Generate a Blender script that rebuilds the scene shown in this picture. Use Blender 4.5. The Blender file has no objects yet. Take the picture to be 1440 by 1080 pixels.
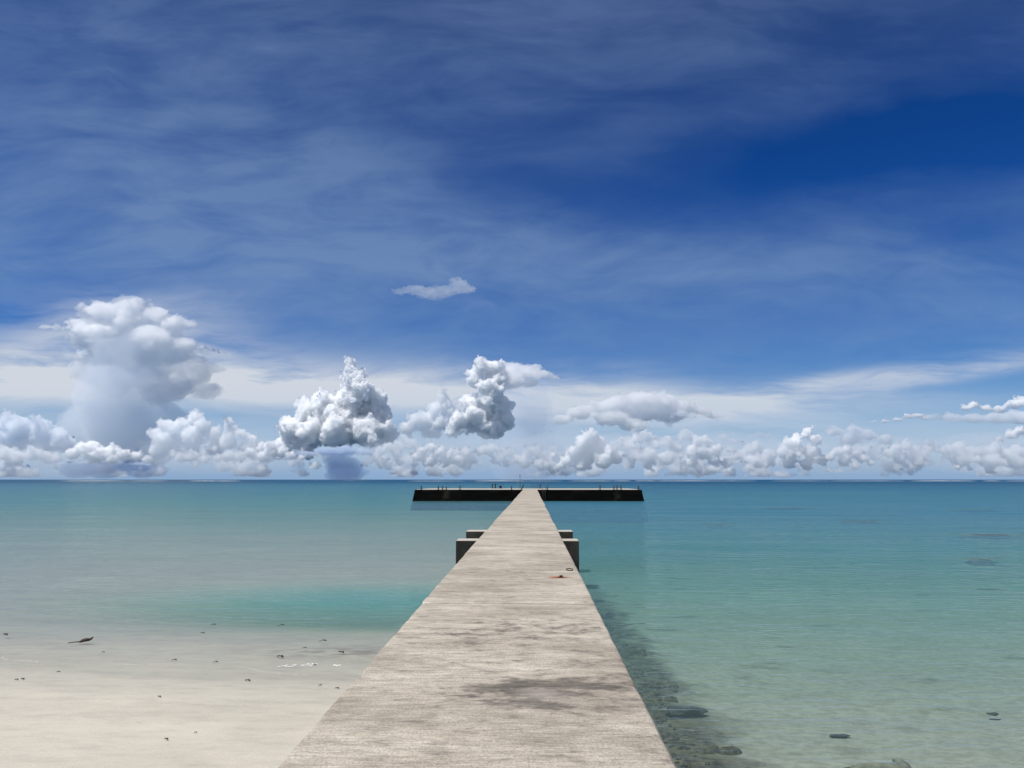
import bpy, bmesh, math, random
import numpy as np
from mathutils import Vector, Matrix, noise as mnoise

R = math.radians
sc = bpy.context.scene
col = sc.collection

# ------------------------------------------------------------------ camera
EYE = 3.4            # eye height above the water (deck top is 1.8)
DECK = 1.8
FPX = 1081.0         # focal length in photograph pixels (1440 wide)
PITCH = math.atan(134.3 / FPX)
YAW = math.atan(28.2 / FPX * math.cos(PITCH))
cam = bpy.data.objects.new('camera', bpy.data.cameras.new('camera'))
col.objects.link(cam)
sc.camera = cam
cam.data.sensor_width = 36
cam.data.lens = 36 * FPX / 1440
cam.data.clip_start = 0.05
cam.data.clip_end = 250000
cam.location = (0, 0, EYE)
cam.rotation_euler = (R(90) + PITCH, 0, YAW)
CM = cam.rotation_euler.to_matrix()


def ray(px, py):
    return (CM @ Vector(((px - 720) / FPX, (540 - py) / FPX, -1))).normalized()


def at(px, py, Y):
    """point seen at a photo pixel, at a distance Y down the jetty"""
    d = ray(px, py)
    return Vector((0, 0, EYE)) + d * (Y / d.y)


def on(px, py, z):
    """point seen at a photo pixel, on the level z"""
    d = ray(px, py)
    return Vector((0, 0, EYE)) + d * ((z - EYE) / d.z)


def uv(px, py):
    d = ray(px, py)
    return d.x / d.y, d.z / d.y


# ------------------------------------------------------------------ tagging
def tag(o, label=None, cat=None, group=None, kind=None):
    if label: o['label'] = label
    if cat: o['category'] = cat
    if group: o['group'] = group
    if kind: o['kind'] = kind
    return o


def empty(name, loc):
    o = bpy.data.objects.new(name, None)
    col.objects.link(o)
    o.location = loc
    o.empty_display_size = .3
    return o


def link(name, me, mat, parent=None, loc=(0, 0, 0)):
    o = bpy.data.objects.new(name, me)
    col.objects.link(o)
    o.location = loc
    if mat: me.materials.append(mat)
    if parent: o.parent = parent
    return o


class MB:
    """collects shapes into one bmesh"""
    def __init__(self):
        self.bm = bmesh.new()

    def box(self, x0, x1, y0, y1, z0, z1, bev=0.0, top=None):
        v = [self.bm.verts.new(p) for p in
             [(x0, y0, z0), (x1, y0, z0), (x1, y1, z0), (x0, y1, z0),
              (x0, y0, z1), (x1, y0, z1), (x1, y1, z1), (x0, y1, z1)]]
        if top:  # inset of the top on each side (x, y)
            v[4].co += Vector((top[0], top[1], 0)); v[5].co += Vector((-top[0], top[1], 0))
            v[6].co += Vector((-top[0], -top[1], 0)); v[7].co += Vector((top[0], -top[1], 0))
        fs = [self.bm.faces.new([v[i] for i in q]) for q in
              [(0, 3, 2, 1), (4, 5, 6, 7), (0, 1, 5, 4), (1, 2, 6, 5), (2, 3, 7, 6), (3, 0, 4, 7)]]
        if bev:
            es = {e for f in fs for e in f.edges}
            bmesh.ops.bevel(self.bm, geom=list(es), offset=bev, segments=2, affect='EDGES', profile=.6)
        return self

    def tube(self, pts, radii, seg=10, cap=True):
        pts = [Vector(p) for p in pts]
        rings = []
        for i, p in enumerate(pts):
            a = pts[max(i - 1, 0)]; b = pts[min(i + 1, len(pts) - 1)]
            d = (b - a).normalized()
            x = d.orthogonal().normalized() if i == 0 else (rings_x - d * rings_x.dot(d)).normalized()
            rings_x = x
            y = d.cross(x)
            r = radii[i] if isinstance(radii, (list, tuple)) else radii
            rings.append([self.bm.verts.new(p + x * (r * math.cos(t)) + y * (r * math.sin(t)))
                          for t in [6.28318 * k / seg for k in range(seg)]])
        for a, b in zip(rings, rings[1:]):
            for k in range(seg):
                self.bm.faces.new([a[k], a[(k + 1) % seg], b[(k + 1) % seg], b[k]])
        if cap:
            self.bm.faces.new(list(reversed(rings[0])))
            self.bm.faces.new(rings[-1])
        return self

    def build(self, name, mat, parent=None, loc=(0, 0, 0), smooth=False):
        bmesh.ops.recalc_face_normals(self.bm, faces=self.bm.faces[:])
        me = bpy.data.meshes.new(name)
        self.bm.to_mesh(me)
        self.bm.free()
        if smooth:
            for p in me.polygons: p.use_smooth = True
        return link(name, me, mat, parent, loc)


# ------------------------------------------------------------------ node helper
class N:
    def __init__(self, nt):
        self.nt = nt
        nt.nodes.clear()

    def new(self, t, **kw):
        n = self.nt.nodes.new(t)
        for k, v in kw.items():
            setattr(n, k, v)
        return n

    def put(self, sock, v):
        if v is None: return
        if hasattr(v, 'is_linked') or isinstance(v, bpy.types.NodeSocket):
            self.nt.links.new(v, sock)
        elif isinstance(v, (tuple, list)) and sock.type == 'RGBA' and len(v) == 3:
            sock.default_value = (*v, 1)
        else:
            sock.default_value = v

    def m(self, op, a, b=None, c=None, clamp=False):
        n = self.new('ShaderNodeMath', operation=op)
        n.use_clamp = clamp
        for s, v in zip(n.inputs, (a, b, c)): self.put(s, v)
        return n.outputs[0]

    def add(self, a, b): return self.m('ADD', a, b)
    def sub(self, a, b): return self.m('SUBTRACT', a, b)
    def mul(self, a, b): return self.m('MULTIPLY', a, b)

    def ss(self, x, a, b, lo=0.0, hi=1.0):
        n = self.new('ShaderNodeMapRange', interpolation_type='SMOOTHSTEP')
        for s, v in zip(n.inputs, (x, a, b, lo, hi)): self.put(s, v)
        return n.outputs[0]

    def lin(self, x, a, b, lo=0.0, hi=1.0):
        n = self.new('ShaderNodeMapRange')
        for s, v in zip(n.inputs, (x, a, b, lo, hi)): self.put(s, v)
        return n.outputs[0]

    def mix(self, f, a, b):
        n = self.new('ShaderNodeMix', data_type='RGBA')
        self.put(n.inputs[0], f); self.put(n.inputs[6], a); self.put(n.inputs[7], b)
        return n.outputs[2]

    def mulc(self, a, b, f=1.0):
        n = self.new('ShaderNodeMix', data_type='RGBA', blend_type='MULTIPLY')
        self.put(n.inputs[0], f); self.put(n.inputs[6], a); self.put(n.inputs[7], b)
        return n.outputs[2]

    def ramp(self, x, stops, interp='LINEAR'):
        n = self.new('ShaderNodeValToRGB')
        cr = n.color_ramp
        cr.interpolation = interp
        while len(cr.elements) > 1: cr.elements.remove(cr.elements[0])
        cr.elements[0].position = stops[0][0]
        cr.elements[0].color = (*stops[0][1], 1)
        for p, c in stops[1:]:
            cr.elements.new(p).color = (*c, 1)
        self.put(n.inputs[0], x)
        return n.outputs[0]

    def noise(self, vec, scale, detail=4, rough=.55, dist=0.0, dim='3D'):
        n = self.new('ShaderNodeTexNoise', noise_dimensions=dim)
        self.put(n.inputs['Vector'], vec)
        self.put(n.inputs['Scale'], scale); self.put(n.inputs['Detail'], detail)
        self.put(n.inputs['Roughness'], rough); self.put(n.inputs['Distortion'], dist)
        return n.outputs[0]

    def map(self, vec, loc=(0, 0, 0), rot=(0, 0, 0), scale=(1, 1, 1)):
        n = self.new('ShaderNodeMapping')
        self.put(n.inputs[0], vec)
        n.inputs[1].default_value = loc; n.inputs[2].default_value = rot; n.inputs[3].default_value = scale
        return n.outputs[0]

    def comb(self, x, y, z=0.0):
        n = self.new('ShaderNodeCombineXYZ')
        for s, v in zip(n.inputs, (x, y, z)): self.put(s, v)
        return n.outputs[0]

    def sep(self, v):
        n = self.new('ShaderNodeSeparateXYZ')
        self.put(n.inputs[0], v)
        return n.outputs

    def gauss(self, x, y, cx, cy, rx, ry, rot=0.0):
        """soft ellipse, 1 in the middle"""
        dx = self.sub(x, cx); dy = self.sub(y, cy)
        c, s = math.cos(rot), math.sin(rot)
        a = self.add(self.mul(dx, c / rx), self.mul(dy, s / rx))
        b = self.add(self.mul(dx, -s / ry), self.mul(dy, c / ry))
        q = self.add(self.mul(a, a), self.mul(b, b))
        return self.m('EXPONENT', self.mul(q, -1.0))

    def bump(self, h, strength, dist, normal=None):
        n = self.new('ShaderNodeBump')
        self.put(n.inputs['Strength'], strength); self.put(n.inputs['Distance'], dist)
        self.put(n.inputs['Height'], h)
        if normal is not None: self.put(n.inputs['Normal'], normal)
        return n.outputs[0]

    def sh(self, t, **kw):
        n = self.new(t)
        for k, v in kw.items(): self.put(n.inputs[k.replace('_', ' ')], v)
        return n.outputs[0]

    def mixs(self, f, a, b):
        n = self.new('ShaderNodeMixShader')
        self.put(n.inputs[0], f); self.put(n.inputs[1], a); self.put(n.inputs[2], b)
        return n.outputs[0]

    def out(self, surf=None, vol=None):
        o = self.new('ShaderNodeOutputMaterial')
        if surf is not None: self.put(o.inputs['Surface'], surf)
        if vol is not None: self.put(o.inputs['Volume'], vol)


def mat(name):
    m = bpy.data.materials.new(name)
    m.use_nodes = True
    return m, N(m.node_tree)


# ------------------------------------------------------------------ light and sky
SUN_EL, SUN_AZ = 64.0, -112.0     # azimuth from +Y (down the jetty), negative to the left
sd = Vector((math.sin(R(SUN_AZ)) * math.cos(R(SUN_EL)), math.cos(R(SUN_AZ)) * math.cos(R(SUN_EL)), math.sin(R(SUN_EL))))
sun = bpy.data.objects.new('sun', bpy.data.lights.new('sun', 'SUN'))
col.objects.link(sun)
sun.data.energy = 4.5
sun.data.angle = R(.5)
sun.data.color = (1.0, .965, .91)
sun.rotation_euler = (-sd).to_track_quat('-Z', 'Y').to_euler()

w = bpy.data.worlds.new('World')
sc.world = w
w.use_nodes = True
n = N(w.node_tree)
sky = n.new('ShaderNodeTexSky', sky_type='NISHITA', sun_disc=False)
sky.sun_elevation = R(SUN_EL)
sky.sun_rotation = R(SUN_AZ)
sky.altitude = 0
sky.air_density = 1.0
sky.dust_density = 0.0
sky.ozone_density = 4.0
tc = n.new('ShaderNodeTexCoord').outputs['Generated']
dx, dy, dz = n.sep(tc)
yy = n.m('MAXIMUM', dy, .2)
U = n.m('DIVIDE', dx, yy)
V = n.m('DIVIDE', dz, yy)
# clean air: the clear tropical sky is deeper and bluer than the model's
hs = n.new('ShaderNodeHueSaturation')
hs.inputs['Saturation'].default_value = 1.25
hs.inputs['Value'].default_value = 1.0
n.put(hs.inputs['Color'], sky.outputs[0])
el = n.m('ARCSINE', n.m('MINIMUM', n.m('MAXIMUM', dz, 0.0), 1.0))
tint = n.ramp(n.m('DIVIDE', el, R(60)), [(0.0, (.56, .72, .95)), (.12, (.30, .53, .84)), (.3, (.12, .36, .70)), (.62, (.035, .20, .42)), (1.0, (.15, .32, .55))])
base = n.mulc(hs.outputs[0], tint)
# cirrus veil, streaked, thinner in places
uvv = n.comb(U, V)
warp = n.noise(n.map(uvv, scale=(3, 5, 1)), 1.0, 3, .5)
wv = n.comb(n.add(U, n.mul(n.sub(warp, .5), .12)), n.add(V, n.mul(n.sub(warp, .5), .10)))
w2_ = n.noise(n.map(uvv, loc=(5, 2, 0), rot=(0, 0, R(10)), scale=(4, 9, 1)), 1.0, 5, .6)
GU = n.add(U, n.mul(n.sub(warp, .5), .30)); GV = n.add(V, n.mul(n.sub(w2_, .5), .13))


def g(px, py, rx, ry, rot=0.0, soft=True):
    cu, cv = uv(px, py)
    return n.gauss(GU if soft else U, GV if soft else V, cu, cv, rx / FPX, ry / FPX, rot)


st1 = n.noise(n.map(wv, rot=(0, 0, R(14)), scale=(1.6, 6.0, 1)), 1.5, 7, .55, .3)
st2 = n.noise(n.map(wv, loc=(3, 1, 0), rot=(0, 0, R(-6)), scale=(1.8, 14.0, 1)), 2.0, 7, .6, .2)
st3 = n.noise(n.map(wv, loc=(7, 4, 0), rot=(0, 0, R(30)), scale=(2.2, 6.5, 1)), 2.2, 8, .6, .5)
st4 = n.noise(n.map(wv, loc=(2, 9, 0), rot=(0, 0, R(20)), scale=(3.2, 26, 1)), 1.6, 9, .65, .35)
veil = n.ss(n.add(n.mul(st1, .48), n.add(n.mul(st3, .40), n.mul(st4, .12))), .34, .68)
dens = n.add(.38, n.mul(g(250, 170, 560, 260, R(-10)), .42))
dens = n.add(dens, n.mul(g(700, 20, 620, 110), .22))
dens = n.add(dens, n.mul(g(300, 330, 520, 120, R(-8)), .34))
dens = n.add(dens, n.mul(g(860, 365, 520, 55, R(-3)), .30))
dens = n.add(dens, n.mul(g(1300, 420, 300, 60, R(-3)), .16))
dens = n.sub(dens, n.mul(g(1120, 225, 450, 85, R(6)), .42))
dens = n.sub(dens, n.mul(g(640, 205, 190, 55, R(-22)), .22))
dens = n.sub(dens, n.mul(g(1420, 150, 220, 120), .20))
dens = n.sub(dens, n.mul(g(20, 450, 110, 34), .75))
dens = n.sub(dens, n.mul(g(360, 505, 120, 22, R(-5)), .25))
dens = n.sub(dens, n.mul(g(850, 515, 140, 26, R(-5)), .22))
dens = n.m('MAXIMUM', dens, 0.0)
veil = n.mul(n.add(n.mul(veil, .75), .35), dens)
veil = n.m('MINIMUM', veil, .8)
veilcol = n.ramp(n.m('DIVIDE', el, R(40)), [(0, (3.4, 4.6, 6.2)), (.3, (1.85, 3.05, 5.3)), (.7, (1.2, 2.0, 3.95)), (1, (1.0, 1.7, 3.4))])
c1 = n.mix(veil, base, veilcol)
# high pale sheets spreading low over the horizon (altostratus), streaky
sh = n.add(n.mul(st2, .7), n.mul(st1, .3))
lay = n.mul(g(60, 530, 330, 46, soft=False), 1.15)
lay = n.add(lay, n.mul(g(420, 545, 330, 30, R(-3), soft=False), .95))
lay = n.add(lay, n.mul(g(900, 575, 240, 34, R(-4), soft=False), 1.0))
lay = n.add(lay, n.mul(g(1150, 540, 260, 12, R(8.5), soft=False), .75))
lay = n.add(lay, n.mul(g(1350, 524, 170, 12, R(9), soft=False), .7))
lay = n.add(lay, n.mul(g(1080, 570, 260, 16, R(2), soft=False), .55))
lay = n.add(lay, n.mul(g(175, 485, 170, 60), .65))
lay = n.add(lay, n.mul(g(640, 550, 200, 30), .5))
lay = n.mul(lay, n.ss(sh, .30, .60))
lay = n.m('MINIMUM', lay, .93)
c2 = n.mix(lay, c1, (6.6, 7.0, 7.6))
# pale haze band put into the sky colour behind the bank
hz = n.mul(n.ss(V, .135, .04), n.add(.62, n.mul(n.ss(st2, .3, .62), .38)))
c2 = n.mix(n.mul(hz, .80), c2, (4.3, 5.5, 7.2))
# air just above the sea
low = n.ss(V, .04, .0)
c3 = n.mix(n.mul(low, .75), c2, (2.1, 3.6, 6.0))
# unseen white cloud added behind the viewer to whiten the ambient light
bk = n.ss(n.noise(n.map(tc, scale=(1, 1, 2.2)), 2.6, 6, .6), .42, .62)
bk = n.mul(bk, n.mul(n.ss(dy, .12, -.25), n.ss(dz, 0, .12)))
c3 = n.mix(n.mul(bk, .85), c3, (7.0, 7.2, 7.4))
bg = n.new('ShaderNodeBackground')
bg.inputs[1].default_value = .1
n.put(bg.inputs[0], c3)
wo = n.new('ShaderNodeOutputWorld')
n.put(wo.inputs[0], bg.outputs[0])

sc.view_settings.view_transform = 'Standard'
sc.view_settings.look = 'None'
sc.view_settings.exposure = 0
sc.view_settings.gamma = 1
sc.cycles.use_denoising = True
sc.cycles.max_bounces = 32
sc.cycles.volume_bounces = 28
sc.cycles.transparent_max_bounces = 24
sc.cycles.sample_clamp_indirect = 4


# ------------------------------------------------------------------ sea bed, beach and water
def sstep(x, a, b):
    t = np.clip((x - a) / (b - a), 0, 1)
    return t * t * (3 - 2 * t)


def sines(x, y, seed, k0, n_, ang, spread):
    r = np.random.RandomState(seed)
    h = np.zeros_like(x)
    for i in range(n_):
        k = k0 * (.6 + 1.2 * r.rand()); a = ang + spread * r.randn()
        h += np.sin(k * (x * math.cos(a) + y * math.sin(a)) + 6.28 * r.rand())
    return h / math.sqrt(n_)


def bed(x, y):
    right = sstep(x, -1.3, .8)
    wob = .45 * sines(x, y * .3, 4, .35, 6, 0, .5)
    t = y - (14.6 + wob + .02 * np.clip(-6 - x, 0, 9) ** 2) * (1 - right) - 4.5 * right
    up = -np.minimum(t, 0) * .062
    tl = np.maximum(t, 0)
    left = -.028 * np.minimum(tl, 6) - .012 * np.clip(tl - 6, 0, 30) - .014 * np.clip(tl - 36, 0, 60) - .009 * np.clip(tl - 96, 0, 900)
    rt = -.05 * np.minimum(tl, 12) - .04 * np.clip(tl - 12, 0, 40) - .018 * np.clip(tl - 52, 0, 60) - .009 * np.clip(tl - 112, 0, 900)
    z = up + left * (1 - right) + rt * right
    pool = np.exp(-((x + 4.5) / 6.2) ** 2 - ((y - 22.4) / 2.9) ** 2)
    z = z - .42 * pool * (1 - right)
    z += .012 * sines(x, y, 9, 1.3, 8, 1.3, .5) + .006 * sines(x, y, 11, 5, 8, 1.4, .5)
    return z


def sheet(name, xs_of_y, ys, zf, m, attrs=None):
    nx = xs_of_y(ys[0]).shape[0]
    X = np.stack([xs_of_y(y) for y in ys]); Y = np.repeat(np.array(ys)[:, None], nx, 1)
    Z = zf(X, Y)
    ny = len(ys)
    idx = np.arange(nx * ny).reshape(ny, nx)
    fc = np.stack([idx[:-1, :-1], idx[:-1, 1:], idx[1:, 1:], idx[1:, :-1]], -1).reshape(-1, 4)
    me = bpy.data.meshes.new(name)
    me.from_pydata(np.stack([X, Y, Z], -1).reshape(-1, 3).tolist(), [], fc.tolist())
    for p in me.polygons: p.use_smooth = True
    for k, v in (attrs or {}).items():
        a = me.attributes.new(k, 'FLOAT', 'POINT')
        a.data.foreach_set('value', v(X, Y).astype(np.float32).ravel())
    return link(name, me, m)


ys = list(np.concatenate([np.linspace(-14, 4, 16), np.geomspace(4.2, 60, 210), np.geomspace(62, 2500, 70), [6000, 20000, 90000]]))
fan = np.sign(np.linspace(-1, 1, 241)) * np.abs(np.linspace(-1, 1, 241)) ** 1.6


def xs_of_y(y):
    return fan * (28 + max(y, 0) * 1.3)


# sand
sand_m, n = mat('sand')
P = n.new('ShaderNodeNewGeometry').outputs['Position']
px_, py_, pz_ = n.sep(P)
big = n.noise(n.map(P, scale=(.35, .9, 1)), 1.0, 5, .6)
fine = n.noise(P, 55, 4, .7)
grain = n.noise(P, 260, 2, .7)
c = n.mix(n.ss(big, .3, .7), (.545, .508, .43), (.485, .455, .385))
c = n.mulc(c, n.ramp(fine, [(.3, (.82, .82, .83)), (.5, (1, 1, 1)), (.75, (1.08, 1.08, 1.07))]))
spk = n.ss(n.noise(n.map(P, scale=(1, 2.2, 1)), 18, 4, .7), .67, .74)
c = n.mix(n.mul(spk, .55), c, (.20, .17, .13))
med = n.noise(n.map(P, scale=(1, 2.4, 1)), 1.7, 6, .68)
c = n.mulc(c, n.ramp(med, [(.3, (.86, .86, .87)), (.5, (1, 1, 1)), (.72, (1.07, 1.06, 1.04))]))
wetn = n.add(pz_, n.mul(n.sub(big, .5), .10))
wet = n.add(n.mul(n.ss(wetn, .26, -.02), .62), n.mul(n.ss(wetn, .062, .03), .25))
c = n.mix(wet, c, n.mulc(c, (.66, .70, .71)))
# weed and algae darkening the bed beside the jetty
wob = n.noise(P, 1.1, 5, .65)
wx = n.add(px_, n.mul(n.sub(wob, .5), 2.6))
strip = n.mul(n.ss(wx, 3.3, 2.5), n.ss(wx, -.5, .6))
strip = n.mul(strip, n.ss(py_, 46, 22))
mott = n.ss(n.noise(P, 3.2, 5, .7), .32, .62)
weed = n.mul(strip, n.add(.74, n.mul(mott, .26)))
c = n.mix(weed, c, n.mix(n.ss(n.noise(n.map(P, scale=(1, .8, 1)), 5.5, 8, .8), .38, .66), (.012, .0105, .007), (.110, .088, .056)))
pat = n.gauss(px_, py_, -3.4, 15.9, 2.0, .6)
pat = n.mul(pat, n.ss(n.noise(n.map(P, scale=(.8, 2, 1)), 2.0, 4, .6), .40, .62))
c = n.mix(n.mul(pat, .75), c, (.15, .135, .12))
caustic = n.mul(n.ss(n.noise(n.map(P, scale=(1, 1.5, 1)), 5, 5, .75), .42, .62), n.mul(n.ss(px_, .9, 2.0), n.ss(py_, 40, 15)))  # fine mottling of the bed colour imitates caustic light
c = n.mix(n.mul(caustic, .55), c, (.20, .19, .14))
scat = n.mul(n.ss(n.noise(n.map(P, scale=(.6, 1, 1)), .9, 5, .7), .57, .70), n.ss(px_, 1.0, 2.5))
c = n.mix(n.mul(scat, .7), c, (.13, .13, .09))
h = n.add(n.mul(fine, .5), n.add(n.mul(grain, .25), n.mul(n.noise(n.map(P, scale=(.6, 1.6, 1)), 6, 4, .6), 1.2)))
nrm = n.bump(h, .5, .012)
rough = n.lin(wet, 0, 1, .95, .6)
n.out(n.sh('ShaderNodeBsdfPrincipled', Base_Color=c, Roughness=rough, Normal=nrm, Specular_IOR_Level=n.lin(wet, 0, 1, .1, .18)))
beach = sheet('sandy_ground', xs_of_y, ys, bed, sand_m)
tag(beach, kind='structure')


# water: a rippled surface; clear over the shallows, its own turquoise where it is deep
CORALS = [(1105, 714, 5.5, 'long dark coral patch farthest out on the right'),
          (1210, 733, 2.6, 'dark coral patch in the middle distance, right'),
          (1376, 717, 4.0, 'dark coral patch far out near the right edge'),
          (1388, 752, 3.0, 'dark coral patch at right, above the small notched one'),
          (1378, 786, 1.1, 'small notched dark coral patch nearest the shore at right'),
          (1010, 738, 1.6, 'faint dark coral patch nearest the pier head')]


def depth(x, y):
    d = np.maximum(-bed(x, y), 0)
    d = d + .85 * np.exp(-((x + 4.0) / 6.0) ** 2 - ((y - 22.2) / 3.0) ** 2) * (1 - sstep(x, -1.3, .8))
    for cx, cy, L, _ in CORALS:      # the coral heads rise close to the surface
        p = on(cx, cy, 0)
        d = d * (1 - .9 * np.exp(-((x - p.x) / (L * .75)) ** 4 - ((y - p.y) / (L * .4)) ** 4))
    return d


def ripple(x, y):
    right = sstep(x, -2, 3)
    calm = .5 + 1.2 * right * (1 - .85 * sstep(y, 26, 80))
    pool = np.exp(-((x + 4.5) / 6.5) ** 2 - ((y - 21.8) / 3.3) ** 2)
    return np.clip(calm + 1.0 * pool * (1 - right), 0, 2)


wat_m, n = mat('sea_water')
P = n.new('ShaderNodeNewGeometry').outputs['Position']
px_, py_, pz_ = n.sep(P)
D = n.new('ShaderNodeAttribute', attribute_name='depth').outputs['Fac']
RP = n.new('ShaderNodeAttribute', attribute_name='ripple').outputs['Fac']
w1 = n.noise(n.map(P, rot=(0, 0, R(9)), scale=(.42, 1.5, 1)), 1.1, 2, .5, .6)
w2 = n.noise(n.map(P, rot=(0, 0, R(-7)), scale=(.5, 1.4, 1)), 3.4, 2, .5, .5)
w3 = n.noise(n.map(P, rot=(0, 0, R(20)), scale=(.7, 1.3, 1)), 10, 3, .6, .4)
hh = n.add(n.mul(w1, .056), n.add(n.mul(w2, .036), n.mul(w3, .006)))
wind = n.noise(n.map(P, rot=(0, 0, R(5)), scale=(.05, .22, 1)), 1.0, 5, .6)
hh = n.mul(hh, n.mul(RP, n.lin(wind, .3, .7, .45, 1.55)))
shal = n.ss(D, .0, .25, .25, 1)
nrm = n.bump(n.mul(hh, shal), 1.0, 1.0)
vm = n.new('ShaderNodeVectorMath', operation='ADD')     # wavelets lean towards the shore
n.put(vm.inputs[0], nrm); vm.inputs[1].default_value = (0, -.11, 0)
vn = n.new('ShaderNodeVectorMath', operation='NORMALIZE'); n.put(vn.inputs[0], vm.outputs[0]); nrm = vn.outputs[0]
patch = n.noise(n.map(P, scale=(.018, .07, 1)), 1.0, 4, .6)
Dn = n.add(D, n.mul(n.sub(patch, .5), n.mul(D, .6)))
body = n.ramp(n.m('DIVIDE', Dn, 8.0), [(0, (.34, .37, .30)), (.06, (.24, .385, .355)), (.16, (.125, .325, .355)), (.32, (.075, .255, .32)), (.6, (.030, .15, .215)), (1, (.010, .072, .130))])
opac = n.sub(1.0, n.m('EXPONENT', n.mul(Dn, -.34)))
tintc = n.ramp(n.m('DIVIDE', D, 2.0), [(0, (1, 1, 1)), (.5, (.60, .86, .76)), (1, (.38, .75, .70))])
under = n.mixs(opac, n.sh('ShaderNodeBsdfTransparent', Color=tintc), n.sh('ShaderNodeBsdfDiffuse', Color=body))
fr = n.new('ShaderNodeFresnel')
fr.inputs['IOR'].default_value = 1.333
n.put(fr.inputs['Normal'], nrm)
far = n.ss(py_, 20, 160)
fac = n.mul(n.mul(fr.outputs[0], n.lin(far, 0, 1, .78, .5)), n.ss(D, -.02, .12))
fac = n.mul(fac, n.lin(RP, .5, 1.7, 1.3, .9))
bf = n.new('ShaderNodeNewGeometry').outputs['Backfacing']
fac = n.mul(fac, n.sub(1.0, bf))
gl = n.sh('ShaderNodeBsdfGlossy', Roughness=n.lin(far, 0, 1, .04, .10), Normal=nrm)
n.out(n.mixs(fac, under, gl))
wys = list(np.concatenate([np.linspace(-14, 4, 10), np.geomspace(4.2, 60, 170), np.geomspace(62, 2500, 90), [6000, 20000, 90000]]))
sea = sheet('water', xs_of_y, wys, lambda x, y: 0 * x, wat_m, {'depth': depth, 'ripple': ripple})
tag(sea, kind='structure')

# ------------------------------------------------------------------ the jetty
rng = random.Random(11)
XL, XR = -1.47, .82        # deck edges
HY0, HY1 = 123.0, 141.0    # front and back of the pier head


def spot(n, x, y, px, py, rx, ry, rot=0.0):
    p = on(px, py, DECK)
    return n.gauss(x, y, p.x, p.y, rx, ry, rot)


con_m, n = mat('broomed_concrete')
P = n.new('ShaderNodeNewGeometry').outputs['Position']
px_, py_, pz_ = n.sep(P)
blot = n.noise(n.map(P, scale=(.55, 1.1, 1)), 1.0, 6, .62)
band = n.noise(n.map(P, scale=(.7, 4.0, 1)), 1.2, 7, .68)
broom = n.noise(n.map(P, rot=(0, 0, R(.6)), scale=(3.2, 30, 1)), 1.0, 5, .8)
broom2 = n.noise(n.map(P, rot=(0, 0, R(-.4)), scale=(5, 60, 1)), 1.0, 3, .7)
gr = n.noise(n.map(P, scale=(1, .6, 1)), 60, 4, .8)
c = n.mix(n.ss(blot, .34, .66), (.355, .312, .255), (.52, .468, .39))
c = n.mulc(c, n.ramp(band, [(.28, (.74, .735, .73)), (.5, (.98, .98, .98)), (.72, (1.12, 1.11, 1.09))]))
c = n.mulc(c, n.ramp(broom, [(.3, (.68, .665, .645)), (.5, (1, 1, 1)), (.7, (1.22, 1.22, 1.22))]))
mot = n.noise(n.map(P, scale=(1, 1.25, 1)), 5.5, 9, .8)
c = n.mulc(c, n.ramp(mot, [(.32, (.80, .79, .775)), (.5, (1, 1, 1)), (.68, (1.13, 1.125, 1.115))]))
c = n.mulc(c, n.ramp(broom2, [(.3, (.82, .82, .81)), (.5, (1, 1, 1)), (.7, (1.12, 1.12, 1.12))]))
c = n.mulc(c, n.ramp(gr, [(.3, (.55, .54, .53)), (.5, (1, 1, 1)), (.7, (1.3, 1.3, 1.3))]))
stn = n.noise(n.map(P, scale=(1.6, 2.6, 1)), 2.6, 8, .75)
dark = n.mul(spot(n, px_, py_, 725, 972, .52, .26), 1.0)
dark = n.add(dark, spot(n, px_, py_, 800, 962, .42, .15))
dark = n.add(dark, n.mul(spot(n, px_, py_, 690, 990, .30, .12), .9))
dark = n.add(dark, n.mul(spot(n, px_, py_, 785, 996, .22, .10), .9))
dark = n.add(dark, n.mul(spot(n, px_, py_, 790, 885, .8, .7), .5))
dark = n.add(dark, n.mul(spot(n, px_, py_, 640, 895, .6, .5), .42))
dark = n.add(dark, n.mul(spot(n, px_, py_, 850, 950, .5, .9), .25))
dark = n.add(dark, .10)
st = n.ss(n.add(n.add(stn, n.mul(n.sub(gr, .5), .30)), n.mul(dark, .19)), .535, .75)
st = n.mul(st, n.ss(broom, .2, .6))
c = n.mix(n.mul(st, .92), c, (.06, .054, .047))
pale = n.mul(spot(n, px_, py_, 762, 976, .15, .12), .8)
pale = n.add(pale, n.mul(spot(n, px_, py_, 700, 1000, .9, .25), .15))
c = n.mix(n.mul(pale, .6), c, (.5, .45, .39))
pit = n.ss(n.noise(n.map(P, scale=(1, 2, 1)), 42, 3, .7), .66, .72)
c = n.mix(n.mul(pit, .6), c, (.12, .10, .085))
# rust bleeding from a cut bolt, its ring beside it
rw = n.add(px_, n.mul(n.sub(n.noise(P, 14, 3, .6), .5), .16))
ru = spot(n, rw, py_, 786, 812, .2, .15)
c = n.mix(n.mul(n.ss(ru, .15, .8), .9), c, (.30, .10, .035))
ru2 = spot(n, rw, py_, 788, 812, .085, .10)
c = n.mix(n.ss(ru2, .3, .7), c, (.05, .012, .006))
ru3 = spot(n, px_, py_, 722, 812, .10, .05)
c = n.mix(n.mul(n.ss(ru3, .3, .9), .6), c, (.12, .075, .05))
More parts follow.
